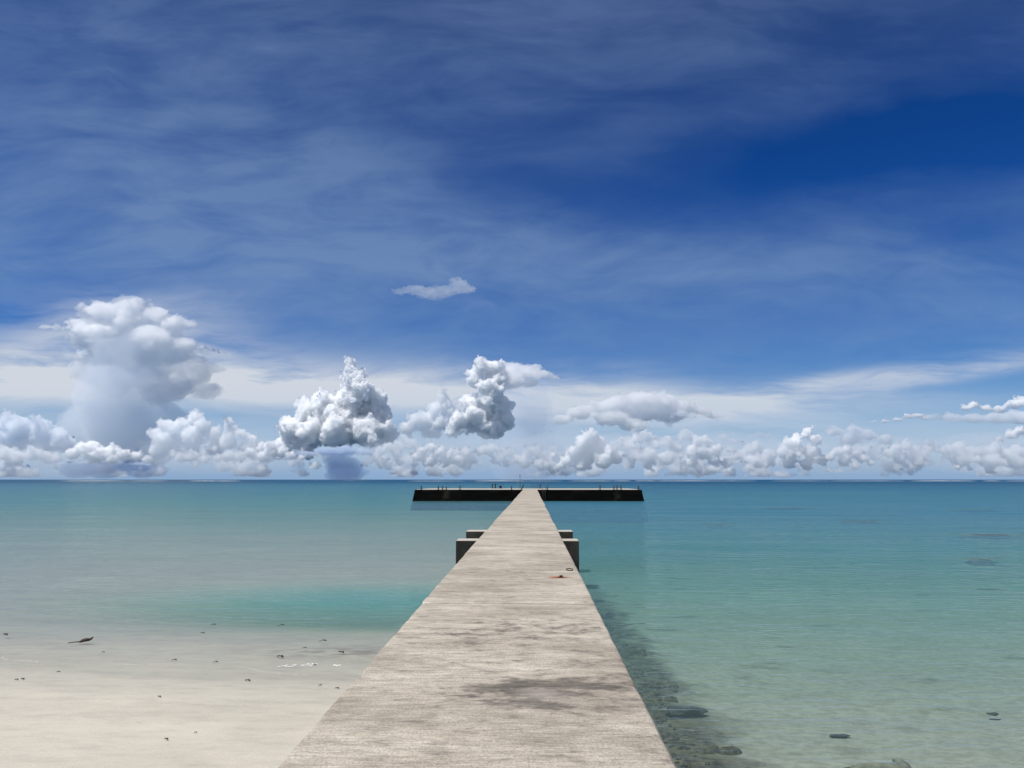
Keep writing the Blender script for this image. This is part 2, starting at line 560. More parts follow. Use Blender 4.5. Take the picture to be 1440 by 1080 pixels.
# weathering of the flanks towards the tide line
flank = n.ss(pz_, 1.62, 1.25)
c = n.mix(flank, c, (.07, .068, .06))
hgt = n.add(n.mul(broom, .7), n.add(n.mul(gr, .5), n.add(n.mul(broom2, .4), n.mul(pit, -1.0))))
nrm = n.bump(hgt, .55, .008)
n.out(n.sh('ShaderNodeBsdfPrincipled', Base_Color=c, Roughness=.9, Normal=nrm, Specular_IOR_Level=.25))

wall_m, n = mat('weathered_shaded_wall')
P = n.new('ShaderNodeNewGeometry').outputs['Position']
nz = n.sep(n.new('ShaderNodeNewGeometry').outputs['Normal'])[2]
px_, py_, pz_ = n.sep(P)
bl = n.noise(n.map(P, scale=(1, 1, .6)), 1.6, 6, .65)
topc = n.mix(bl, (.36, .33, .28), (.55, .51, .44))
sidec = n.mix(n.ss(bl, .3, .7), (.024, .0225, .018), (.065, .061, .049))  # sides darkened to carry their shade, besides stains
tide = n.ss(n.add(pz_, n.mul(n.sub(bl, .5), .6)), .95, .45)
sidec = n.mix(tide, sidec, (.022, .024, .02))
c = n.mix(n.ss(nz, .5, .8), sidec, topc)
n.out(n.sh('ShaderNodeBsdfPrincipled', Base_Color=c, Roughness=.92, Normal=n.bump(n.noise(P, 30, 5, .7), .5, .02)))

head_m, n = mat('shaded_algae_quay_wall')
P = n.new('ShaderNodeNewGeometry').outputs['Position']
nz = n.sep(n.new('ShaderNodeNewGeometry').outputs['Normal'])[2]
px_, py_, pz_ = n.sep(P)
bl = n.noise(n.map(P, scale=(.5, 1, 1)), 1.4, 6, .65)
topc = n.mix(bl, (.36, .33, .28), (.52, .48, .41))
sidec = n.mix(n.ss(bl, .35, .7), (.002, .002, .002), (.005, .0048, .0043))  # near-black faces: algae, plus their shade put into the colour
for sx in (at(628, 697, HY0).x, at(868, 697, HY0).x):
    q = n.mul(n.ss(n.m('ABSOLUTE', n.sub(n.add(px_, n.mul(n.sub(bl, .5), 1.0)), sx)), .8, .2), n.ss(bl, .42, .6))
    sidec = n.mix(n.mul(q, .6), sidec, (.032, .028, .022))
q = n.mul(n.ss(pz_, 1.4, 1.7), n.ss(bl, .5, .62))
sidec = n.mix(n.mul(q, .5), sidec, (.035, .032, .028))
c = n.mix(n.ss(nz, .6, .85), sidec, topc)
n.out(n.sh('ShaderNodeBsdfPrincipled', Base_Color=c, Roughness=.95, Specular_IOR_Level=.05, Normal=n.bump(n.noise(P, 9, 5, .7), .5, .05)))

iron_m, n = mat('rusty_iron')
P = n.new('ShaderNodeNewGeometry').outputs['Position']
bl = n.noise(P, 9, 5, .7)
n.out(n.sh('ShaderNodeBsdfPrincipled', Base_Color=n.mix(n.ss(bl, .35, .65), (.035, .024, .018), (.085, .042, .022)), Roughness=.85, Metallic=.2))

galv_m, n = mat('dull_galvanised_steel')
P = n.new('ShaderNodeNewGeometry').outputs['Position']
n.out(n.sh('ShaderNodeBsdfPrincipled', Base_Color=n.mix(n.noise(P, 12, 4, .6), (.06, .06, .06), (.13, .125, .12)), Roughness=.6, Metallic=.5))

jetty = empty('concrete_jetty', (0, 0, 0))
tag(jetty, 'long narrow tan concrete jetty running from the beach straight out to sea', 'jetty')


def slab(y0, y1):
    """deck slab with slightly chipped long edges and rounded arrises"""
    bm = bmesh.new()
    step = .12 if y0 < 20 else 1.2
    nn = max(2, int((y1 - y0) / step))
    rows = []
    jog = (rng.uniform(-.02, .02), rng.uniform(-.02, .02))
    T = .30
    for i in range(nn + 1):
        y = y0 + (y1 - y0) * i / nn
        e = []
        for s, X in ((-1, XL), (1, XR)):
            k = mnoise.noise(Vector((X * 7, y * 2.3, 1))) * .010 + max(0, mnoise.noise(Vector((X * 3, y * 5.1, 7))) - .35) * .05
            e.append((X - s * abs(k) * 1.6 + jog[s > 0], k))
        dz = mnoise.noise(Vector((3, y * .25, 5))) * .004
        prof = [(e[0][0], DECK - T), (e[0][0], DECK - .022 + dz), (e[0][0] + .018, DECK - .004 + dz), (e[0][0] + .05, DECK + dz),
                (-.35, DECK + .004 + dz), (e[1][0] - .05, DECK + dz), (e[1][0] - .018, DECK - .004 + dz), (e[1][0], DECK - .022 + dz), (e[1][0], DECK - T)]
        end = (i == 0 or i == nn)
        rows.append([bm.verts.new((x, y, z - (.012 if end and z > DECK - .1 else 0))) for x, z in prof])
    for a, b in zip(rows, rows[1:]):
        for k in range(len(a)):
            kk = (k + 1) % len(a)
            bm.faces.new([a[k], a[kk], b[kk], b[k]])
    bm.faces.new(rows[0]); bm.faces.new(list(reversed(rows[-1])))
    bmesh.ops.recalc_face_normals(bm, faces=bm.faces[:])
    me = bpy.data.meshes.new('deck_slab')
    bm.to_mesh(me); bm.free()
    return link('deck_slab', me, con_m, jetty)


joints = [-4.0, 3.4, 10.31, 17.0, 24.95, 29.3]
y = 29.3
while y < 116:
    y += 6.6
    joints.append(y)
joints[-1] = HY0 + .35
for a, b in zip(joints, joints[1:]):
    slab(a + .015, b - .015)
MB().box(XL + .16, XR - .16, -4, 24.5, -1.6, DECK - .304).build('base_wall', wall_m, jetty)
MB().box(XL + .16, XR - .16, 29.75, HY0 + .2, -3.0, DECK - .304).build('base_wall', wall_m, jetty)
for (y0, y1, z1, xl, xr) in ((24.52, 25.4, DECK - .302, -2.4, 1.46), (28.85, 29.73, DECK - .302, -2.45, 1.5)):
    MB().box(xl, xr, y0, y1, -2.2, z1, .03).build('abutment_wall', wall_m, jetty)
p = on(801, 802, DECK)
mb = MB()
mb.tube([p + Vector((.055 * math.cos(t), .10 * math.sin(t), .008 + .012 * (math.sin(t) > 0))) for t in [6.2832 * k / 20 for k in range(21)]], .008, 6)
mb.build('mooring_ring', iron_m, jetty, smooth=True)
p = on(789, 811, DECK)
MB().box(-.028, .028, -.03, .03, .002, .022, .006).build('cut_bolt', iron_m, jetty, loc=p)

# pier head
head = empty('pier_head', ((-19.2 + 17.85) / 2, HY0, 0))
tag(head, 'wide low black-walled concrete pier head across the end of the jetty', 'pier head')
hl = head.location
mb = MB()
xs = [-19.2, 17.85]
bm = mb.bm
mb.box(xs[0] - hl.x - .55, xs[1] - hl.x + .55, -.9, HY1 - HY0 + .6, -4.0, DECK - .16, 0, (1.02, 1.3))
ob = mb.build('quay_wall', head_m, head)
mb = MB()
mb.box(xs[0] - hl.x + .44, xs[1] - hl.x - .44, .375, HY1 - HY0 - .66, DECK - .158, DECK - .002, .02)
mb.build('deck', head_m, head)
lx = at(765, 697, HY0).x - hl.x
mb = MB()
for s in (-.22, .22):
    mb.tube([(lx + s, -.02, -.3), (lx + s, .22, DECK - .02), (lx + s, .34, DECK + .35), (lx + s, .7, DECK + .4), (lx + s, .85, DECK)], .03, 8)
for k in range(6):
    z = .05 + .3 * k
    mb.tube([(lx - .22, .02 + z * .11, z), (lx + .22, .02 + z * .11, z)], .018, 6)
mb.build('ladder', galv_m, head, smooth=True)

# --- fittings standing on the pier head


def post_mesh(h, r, capr):
    mb = MB()
    mb.tube([(0, 0, 0), (0, 0, .02), (0, 0, .021), (0, 0, h * .82), (0, 0, h * .84), (0, 0, h * .97), (0, 0, h)],
            [r * 1.9, r * 1.9, r, r * .95, capr, capr, capr * .7], 12)
    return mb


front = [(592.5, 683.4), (616.5, 683.6), (622.5, 683.4), (627.5, 684.6), (647, 683.0), (719.3, 683.6), (769.5, 683.6),
         (843.8, 682.2), (863.3, 682.8), (867.6, 682.4), (873.4, 682.6), (898, 683.4)]
flab = ['dark mooring post nearest the left end of the pier head',
        'leftmost of the three mooring posts close together on the left end of the pier head',
        'middle of the three mooring posts close together on the left end of the pier head',
        'short right-hand post of the three close together on the left end of the pier head',
        'single mooring post right of the three left-hand posts on the pier head',
        'small dark post just left of the thin mast on the pier head',
        'short dark post right of the ladder on the pier head',
        'single tall mooring post left of the three right-hand posts on the pier head',
        'leftmost of the three mooring posts close together on the right end of the pier head',
        'middle of the three mooring posts close together on the right end of the pier head',
        'rightmost of the three mooring posts close together on the right end of the pier head',
        'dark mooring post nearest the right end of the pier head']
for (px, py), lb in zip(front, flab):
    b = at(px, 688, HY0 + 1.2); b.z = DECK - .004
    h = at(px, py, HY0 + 1.2).z - DECK
    o = empty('mooring_post', b)
    tag(o, lb, 'mooring post', 'mooring posts along the front of the pier head')
    post_mesh(h, .085, .11).build('shaft', iron_m, o, smooth=False)
    mb = MB(); mb.box(-.2, .2, -.2, .2, 0, .035, .008); mb.build('base_plate', iron_m, o)
YB = HY1 - 2.2
for px, py, r, lb in ((692.3, 680.8, .10, 'leftmost tall dark bollard at the back of the pier head, left of the mast'),
                      (696.5, 680.0, .12, 'tall dark bollard second from left at the back of the pier head'),
                      (703.8, 683.0, .24, 'squat wide dark bollard at the back of the pier head, left of the mast'),
                      (759.5, 681.2, .10, 'dark bollard just right of the jetty end at the back of the pier head')):
    b = at(px, 686, YB); b.z = DECK - .004
    h = at(px, py, YB).z - DECK
    o = empty('bollard', b)
    tag(o, lb, 'bollard', 'bollards at the back of the pier head')
    mb = MB()
    mb.tube([(0, 0, 0), (0, 0, h * .7), (0, 0, h * .8), (0, 0, h * .95), (0, 0, h)], [r, r * .85, r * 1.25, r * 1.3, r * .9], 14)
    mb.build('column', iron_m, o, smooth=False)
    mb = MB(); mb.tube([(0, 0, 0), (0, 0, .04)], [r * 1.8, r * 1.75], 14); mb.build('flange', iron_m, o)
# thin mast
b = at(731.3, 686, YB); b.z = DECK - .004
h = at(731.3, 667.6, YB).z - DECK
o = empty('light_mast', b)
tag(o, 'thin tall mast with a small beacon standing at the jetty end', 'mast')
mb = MB(); mb.tube([(0, 0, 0), (0, 0, h * .9)], [.055, .04], 10); mb.build('pole', galv_m, o, smooth=True)
mb = MB(); mb.tube([(0, 0, h * .9), (0, 0, h * .92), (0, 0, h * .98), (0, 0, h)], [.11, .10, .09, .03], 12); mb.build('beacon', galv_m, o)
mb = MB(); mb.box(-.18, .18, -.18, .18, 0, .03, .008); mb.build('base_plate', galv_m, o)
# leaning rail post beside the deck end
b = at(733.2, 687, HY0 + 2.0); b.z = DECK - .004
t = at(736.2, 681.4, HY0 + 2.0) - b
o = empty('leaning_post', b)
tag(o, 'dark iron post leaning to the right beside the left edge of the jetty end', 'post')
mb = MB(); mb.tube([(0, 0, 0), t * .5, t], [.09, .08, .085], 10); mb.build('shaft', iron_m, o)
mb = MB(); mb.box(-.2, .2, -.2, .2, 0, .035, .008); mb.build('base_plate', iron_m, o)
# low pipe rail at the back, seen past the deck end
b = at(746, 686, HY1 - 1.5); b.z = DECK - .004
o = empty('low_railing', b)
tag(o, 'low thin pipe railing behind the end of the jetty', 'railing')
for xx in (-1.3, 0, 1.3):
    mb = MB(); mb.tube([(xx, 0, 0), (xx, 0, .42)], .03, 8); mb.build('upright', galv_m, o)
mb = MB(); mb.tube([(-1.4, 0, .42), (1.4, 0, .42)], .028, 8); mb.build('rail', galv_m, o)


# ------------------------------------------------------------------ small things on the sand and in the water
def simple_mat(name, a, b, scale=20, rough=.8):
    m, n = mat(name)
    P = n.new('ShaderNodeNewGeometry').outputs['Position']
    f = n.noise(P, scale, 4, .65)
    n.out(n.sh('ShaderNodeBsdfPrincipled', Base_Color=n.mix(n.ss(f, .3, .7), a, b), Roughness=rough, Normal=n.bump(f, .4, .01)))
    return m


weed_m = simple_mat('dried_weed', (.028, .022, .016), (.06, .045, .03))
bark_m = simple_mat('wet_driftwood', (.025, .018, .016), (.07, .05, .042), 30)
rock_m = simple_mat('algae_rock', (.02, .018, .012), (.10, .082, .056), 14)
pipe_m = simple_mat('silted_log', (.13, .125, .095), (.26, .24, .175), 10)
foam_m = simple_mat('sea_foam', (.75, .76, .75), (.82, .82, .81), 40)
coral_m = simple_mat('coral_head', (.02, .035, .035), (.05, .065, .055), 3)


def bz(x, y):
    return float(bed(np.array([x]), np.array([y]))[0])


def lump(r, seed, sub=3, amp=.3, f=1.5, sq=(1, 1, 1)):
    bm = bmesh.new()
    bmesh.ops.create_icosphere(bm, subdivisions=sub, radius=1)
    o = Vector((seed * 3.7, seed * 1.3, seed))
    for v in bm.verts:
        k = 1 + amp * mnoise.fractal(v.co * f + o, .9, 2.0, 4)
        v.co = Vector((v.co.x * sq[0] * r * k, v.co.y * sq[1] * r * k, v.co.z * sq[2] * r * k))
    return bm


def frond(seed, L):
    """a crumpled scrap of weed or leaf, with real thickness"""
    r = random.Random(seed)
    bm = bmesh.new()
    for s in range(2):
        a = r.uniform(-.25, .25) + (3.14 if s == 1 else 0)
        pts = []
        for i in range(7):
            t = i / 6
            pts.append(Vector((math.cos(a) * L * .5 * t, math.sin(a) * L * .5 * t * .7, .012 + .02 * math.sin(t * 5 + s) * L * 3)))
        for i in range(6):
            wd = [L * .14 * math.sin(math.pi * min(1, max(.08, (j / 6)))) for j in (i, i + 1)]
            nn = Vector((-math.sin(a), math.cos(a), .3))
            q = [pts[i] - nn * wd[0], pts[i] + nn * wd[0], pts[i + 1] + nn * wd[1], pts[i + 1] - nn * wd[1]]
            v = [bm.verts.new(p) for p in q] + [bm.verts.new(p + Vector((0, 0, .008))) for p in q]
            for f in [(3, 2, 1, 0), (4, 5, 6, 7), (0, 1, 5, 4), (1, 2, 6, 5), (2, 3, 7, 6), (3, 0, 4, 7)]:
                bm.faces.new([v[k] for k in f])
    me = bpy.data.meshes.new('weed_scrap')
    bm.to_mesh(me); bm.free()
    me.materials.append(weed_m)
    return me


scraps = [(303, 932, .16, 'dark weed scrap at the wet sand edge, right of the middle of the beach'),
          (245, 929, .16, 'small dark weed scrap at the water edge right of the driftwood'),
          (23, 957, .12, 'left one of the two weed scraps at the far left edge of the beach'),
          (32, 956, .14, 'right one of the two weed scraps at the far left edge of the beach'),
          (224, 981, .11, 'lone dark speck of weed on the dry sand in the middle of the beach'),
          (234, 1041, .11, 'lone weed scrap lowest on the dry sand, nearest the bottom edge'),
          (275, 1032, .06, 'tiny weed speck just right of the lowest weed scrap'),
          (348, 958, .18, 'flat brown weed scrap beside the grey wet sand patch'),
          (450, 965, .10, 'thin upright twig scrap on sand left of the jetty'),
          (474, 969, .12, 'thin flat twig scrap on sand touching close to the jetty edge'),
          (428, 912, .16, 'dark round weed clump in the shallow film near the jetty'),
          (454, 902, .26, 'dark flat weed clump floating nearest the pool by the jetty'),
          (480, 918, .26, 'dark flat weed scrap in the shallows between the clump and the jetty'),
          (394, 924, .28, 'brown weed patch in the shallows just above the white foam'),
          (442, 936, .12, 'weed scrap at the right end of the white foam'),
          (300, 879, .2, 'weed scrap floating on the near edge of the teal pool, left side'),
          (395, 880, .26, 'weed scrap floating on the near edge of the teal pool, right side'),
          (285, 891, .16, 'small weed scrap in pale shallows below the teal pool'),
          (8, 893, .3, 'weed scrap floating at the left edge of the picture'),
          (145, 918, .1, 'tiny weed speck in the shallows below the driftwood'),
          (82, 946, .1, 'tiny weed speck on wet sand below left of the driftwood')]
for i, (px, py, L, lb) in enumerate(scraps):
    p = on(px, py, 0)
    for _ in range(6): p = on(px, py, max(bz(p.x, p.y), 0.0))
    o = link('weed_scrap', frond(i, L * .62), None)
    o.location = (p.x, p.y, max(bz(p.x, p.y), 0.0) + .004)
    o.rotation_euler = (0, 0, rng.uniform(-.6, .6))
    tag(o, lb, 'seaweed', 'weed scraps along the beach')

# driftwood: a dark bent stick lying half afloat in the shallows
p = on(117, 903, 0)
dw = empty('driftwood', (p.x, p.y, 0))
tag(dw, 'dark bent piece of driftwood lying in the shallows at left', 'driftwood')
mb = MB()
mb.tube([(-.12, 0, .0), (-.02, .0, .05), (.08, .02, .075), (.17, .03, .075), (.24, .04, .10), (.29, .05, .15), (.31, .05, .16)],
        [.03, .055, .06, .05, .035, .022, .010], 9)
mb.build('trunk', bark_m, dw, smooth=True)
mb = MB()
mb.tube([(-.42, -.18, .004), (-.26, -.09, .018), (-.10, -.02, .02), (.04, .01, .03)], [.012, .016, .02, .026], 7)
mb.build('branch', bark_m, dw, smooth=True)
mb = MB()
mb.tube([(.10, .02, .07), (.16, -.02, .12), (.19, -.03, .13)], [.03, .02, .006], 7)
mb.build('stub', bark_m, dw, smooth=True)

dw.scale = (.62, .62, .62)

# foam lines
fr_ = random.Random(4)
mb = bmesh.new()
for px, py, ww, hh_ in ((400, 937, .16, .05), (420, 936, .22, .03), (432, 936, .2, .03), (436, 934, .1, .02), (473, 936, .08, .03)):
    c_ = on(px, py, 0)
    for _ in range(5): c_ = on(px, py, max(bz(c_.x, c_.y), 0))
    for k in range(15):
        q = c_ + Vector((fr_.gauss(0, ww * .5), fr_.gauss(0, hh_ * .9), .004))
        r_ = fr_.uniform(.006, .018)
        bmesh.ops.create_icosphere(mb, subdivisions=1, radius=1, matrix=Matrix.Translation(q) @ Matrix.Diagonal((r_ * 1.8, r_, r_ * .5, 1)))
x = -13.0
while x < -2.2:
    x += fr_.uniform(.004, .018)
    if mnoise.noise(Vector((x * 1.3, 3.1, 0))) < .08: continue
    yv = 12.0
    while bz(x, yv) > .006 and yv < 19: yv += .03
    q = Vector((x, yv + fr_.gauss(0, .025) + .12 * mnoise.noise(Vector((x * 2, 0, 5))), max(0, bz(x, yv)) + .003))
    r_ = fr_.uniform(.002, .006)
    bmesh.ops.create_icosphere(mb, subdivisions=1, radius=1, matrix=Matrix.Translation(q) @ Matrix.Diagonal((r_ * 2.2, r_, r_ * .4, 1)))
me = bpy.data.meshes.new('foam'); mb.to_mesh(me); mb.free()
foam = link('foam', me, foam_m)
tag(foam, 'white flecks of foam along the wet sand beside the jetty', 'foam', kind='stuff')

# rubble strewn on the bed along the right side of the jetty
rb = random.Random(8)
bm = bmesh.new()
for k in range(4200):
    y = 5 + 25 * rb.random() ** 1.3
    x = .75 + abs(rb.gauss(0, .85))
    if x > 2.3: continue
    r_ = rb.uniform(.012, .042) * (1.6 if rb.random() < .06 else 1)
    mtx = Matrix.Translation((x, y, bz(x, y) + r_ * .2)) @ Matrix.Rotation(rb.uniform(0, 6.28), 4, 'Z') @ Matrix.Diagonal((r_ * rb.uniform(.8, 1.7), r_, r_ * rb.uniform(.4, .8), 1))
    g_ = bmesh.ops.create_icosphere(bm, subdivisions=1, radius=1, matrix=mtx)
    for v in g_['verts']: v.co += Vector((rb.uniform(-1, 1), rb.uniform(-1, 1), rb.uniform(-1, 1))) * r_ * .18
for k in range(150):
    y = 5.5 + 22 * rb.random() ** 1.4
    x = .85 + rb.random() ** 1.3 * 1.9
    r_ = rb.uniform(.05, .15)
    mtx = Matrix.Translation((x, y, bz(x, y) + r_ * .05)) @ Matrix.Rotation(rb.uniform(0, 6.28), 4, 'Z') @ Matrix.Diagonal((r_ * rb.uniform(.9, 1.9), r_, r_ * rb.uniform(.3, .55), 1))
    g_ = bmesh.ops.create_icosphere(bm, subdivisions=2, radius=1, matrix=mtx)
    for v in g_['verts']: v.co += v.normal * r_ * .45 * mnoise.noise(v.co * (1.1 / r_)) + Vector((rb.uniform(-1, 1), rb.uniform(-1, 1), rb.uniform(-1, 1))) * r_ * .05
me = bpy.data.meshes.new('rubble'); bm.to_mesh(me); bm.free()
rub = link('rubble', me, rock_m)
tag(rub, 'dark algae-covered rubble on the shallow bed along the right of the jetty', 'rubble', kind='stuff')

# one big dark rock, a few smaller
for px, py, r_, sq, lb in ((962, 980, .17, (1.9, .9, .5), 'largest dark submerged rock beside the jetty at right'),
                           (1178, 1012, .055, (2.6, .8, .4), 'dark flat submerged rock out in clear shallows above the log'),
                           (1395, 983, .05, (2.0, 1, .4), 'tiny dark rock alone in the water near the right edge')):
    p = on(px, py, -.12)
    bm = lump(r_, px, 3, .5, 1.4, sq)
    me = bpy.data.meshes.new('submerged_rock'); bm.to_mesh(me); bm.free()
    o = link('submerged_rock', me, simple_mat('dark_rock', (.015, .018, .018), (.04, .042, .035), 14))
    o.location = (p.x, p.y, max(bz(p.x, p.y), -.35))
    tag(o, lb, 'rock')

# sunken log
p0 = on(1193, 1071, -.15); p1 = on(1276, 1067, -.15)
zb = bz(p0.x, p0.y) + .015
lg = empty('sunken_log', (p0.x, p0.y, zb))
tag(lg, 'pale sunken log lying on the sea bed at the bottom right', 'log')
d = Vector((p1.x - p0.x, p1.y - p0.y, .02))
mb = MB()
mb.tube([d * t + Vector((0, .015 * math.sin(t * 7), .01 * math.sin(t * 5))) for t in (0, .1, .25, .5, .75, .93, 1.0)], [.06, .075, .08, .085, .09, .095, .08], 14)
mb.build('trunk', pipe_m, lg, smooth=True)
mb = MB()
mb.tube([d * .93 + Vector((0, .02, .03)), d * .97 + Vector((-.03, .09, .045)), d * .93 + Vector((-.06, .17, .045))], [.06, .045, .02], 9)
mb.build('branch', pipe_m, lg, smooth=True)
mb = MB()
mb.tube([Vector((.01, 0, 0)), Vector((-.06, -.01, .0)), Vector((-.12, .0, -.02))], [.07, .06, .03], 10)
mb.build('stump', rock_m, lg, smooth=True)

# coral heads just awash far out on the right
for i, (px, py, L, lb) in enumerate(CORALS):
    p = on(px, py, 0)
    bm = lump(1, i + 20, 4, .7, 1.8, (L * .5, L * .22, .10))
    me = bpy.data.meshes.new('coral_patch'); bm.to_mesh(me); bm.free()
    o = link('coral_patch', me, coral_m)
    o.location = (p.x, p.y, -.15)
    for pl_ in me.polygons: pl_.use_smooth = True
    tag(o, lb, 'coral')

# surf breaking on the outer reef
bm = bmesh.new()
sr = random.Random(2)
x = -2200
while x < 2600:
    L = sr.uniform(40, 200)
    h = sr.uniform(.25, .75)
    if sr.random() < (.55 if x < -300 else .95):
        y = 1750 + 60 * math.sin(x * .003) + sr.uniform(-25, 25)
        seg = 10
        rr = []
        for k in range(seg + 1):
            t = k / seg
            hh_ = h * (math.sin(math.pi * t) ** .5) * sr.uniform(.6, 1) + .02
            xx = x + L * t
            rr.append([bm.verts.new(q) for q in ((xx, y - 4, -.3), (xx, y - 1.5, hh_ * .8), (xx, y, hh_), (xx, y + 3, -.3))])
        for a, b in zip(rr, rr[1:]):
            for k in range(3): bm.faces.new([a[k], a[k + 1], b[k + 1], b[k]])
    x += L * sr.uniform(.8, 1.2)
me = bpy.data.meshes.new('surf'); bm.to_mesh(me); bm.free()
surf = link('surf', me, foam_m)
tag(surf, 'thin white line of surf breaking on the outer reef at the horizon', 'surf', kind='stuff')


# ------------------------------------------------------------------ clouds: closed bodies of scattering vapour
def vapour(name, dens, colr, aniso=.2):
    m, n = mat(name)
    n.out(vol=n.sh('ShaderNodeVolumePrincipled', Color=colr, Density=dens, Anisotropy=aniso))
    m.cycles.homogeneous_volume = True
    return m


VAP = {'bright': vapour('bright_cloud', .050, (.991, .996, 1.0)),  # blue tints of the vapours stand in for distant haze and bluish shade
       'mid': vapour('blue_white_cloud', .020, (.980, .991, 1.0)),
       'far': vapour('distant_cloud', .0090, (.965, .984, 1.0)),
       'grey': vapour('grey_cloud', .014, (.95, .973, .997)),
       'soft': vapour('soft_cloud', .011, (.992, .9965, 1.0)),
       'thin': vapour('thin_cloud', .0050, (.99, .995, 1.0)),
       'fringe': vapour('cloud_fringe', .0035, (.995, .998, 1.0)),
       'rain': vapour('rain_curtain', .0042, (.30, .45, .70), 0),
       'dark': vapour('dark_rain_cloud', .022, (.80, .88, .97)),
       'haze': vapour('added_haze', .0011, (.93, .965, 1.0), 0),  # haze added before the bank to soften its contrast
       'drizzle': vapour('drizzle_curtain', .0008, (.84, .91, 1.0), 0),
       'murk': vapour('rain_laden_cloud', .0016, (.93, .963, 1.0), 0)}

_t = bmesh.new()
bmesh.ops.create_icosphere(_t, subdivisions=2, radius=1)
TV = np.array([v.co[:] for v in _t.verts])
TF = np.array([[v.index for v in f.verts] for f in _t.faces])
_t.free()
TEX = {}


def tex(ty, size):
    k = (ty, round(size, 1))
    if k not in TEX:
        t = bpy.data.textures.new('cloud_texture', 'CLOUDS' if ty == 'BILLOW' else ty)
        t.noise_scale = size
        if ty == 'CLOUDS':
            t.noise_depth = 5
        if ty == 'BILLOW':
            t.noise_depth = 5; t.noise_type = 'HARD_NOISE'
        TEX[k] = t
    return TEX[k]


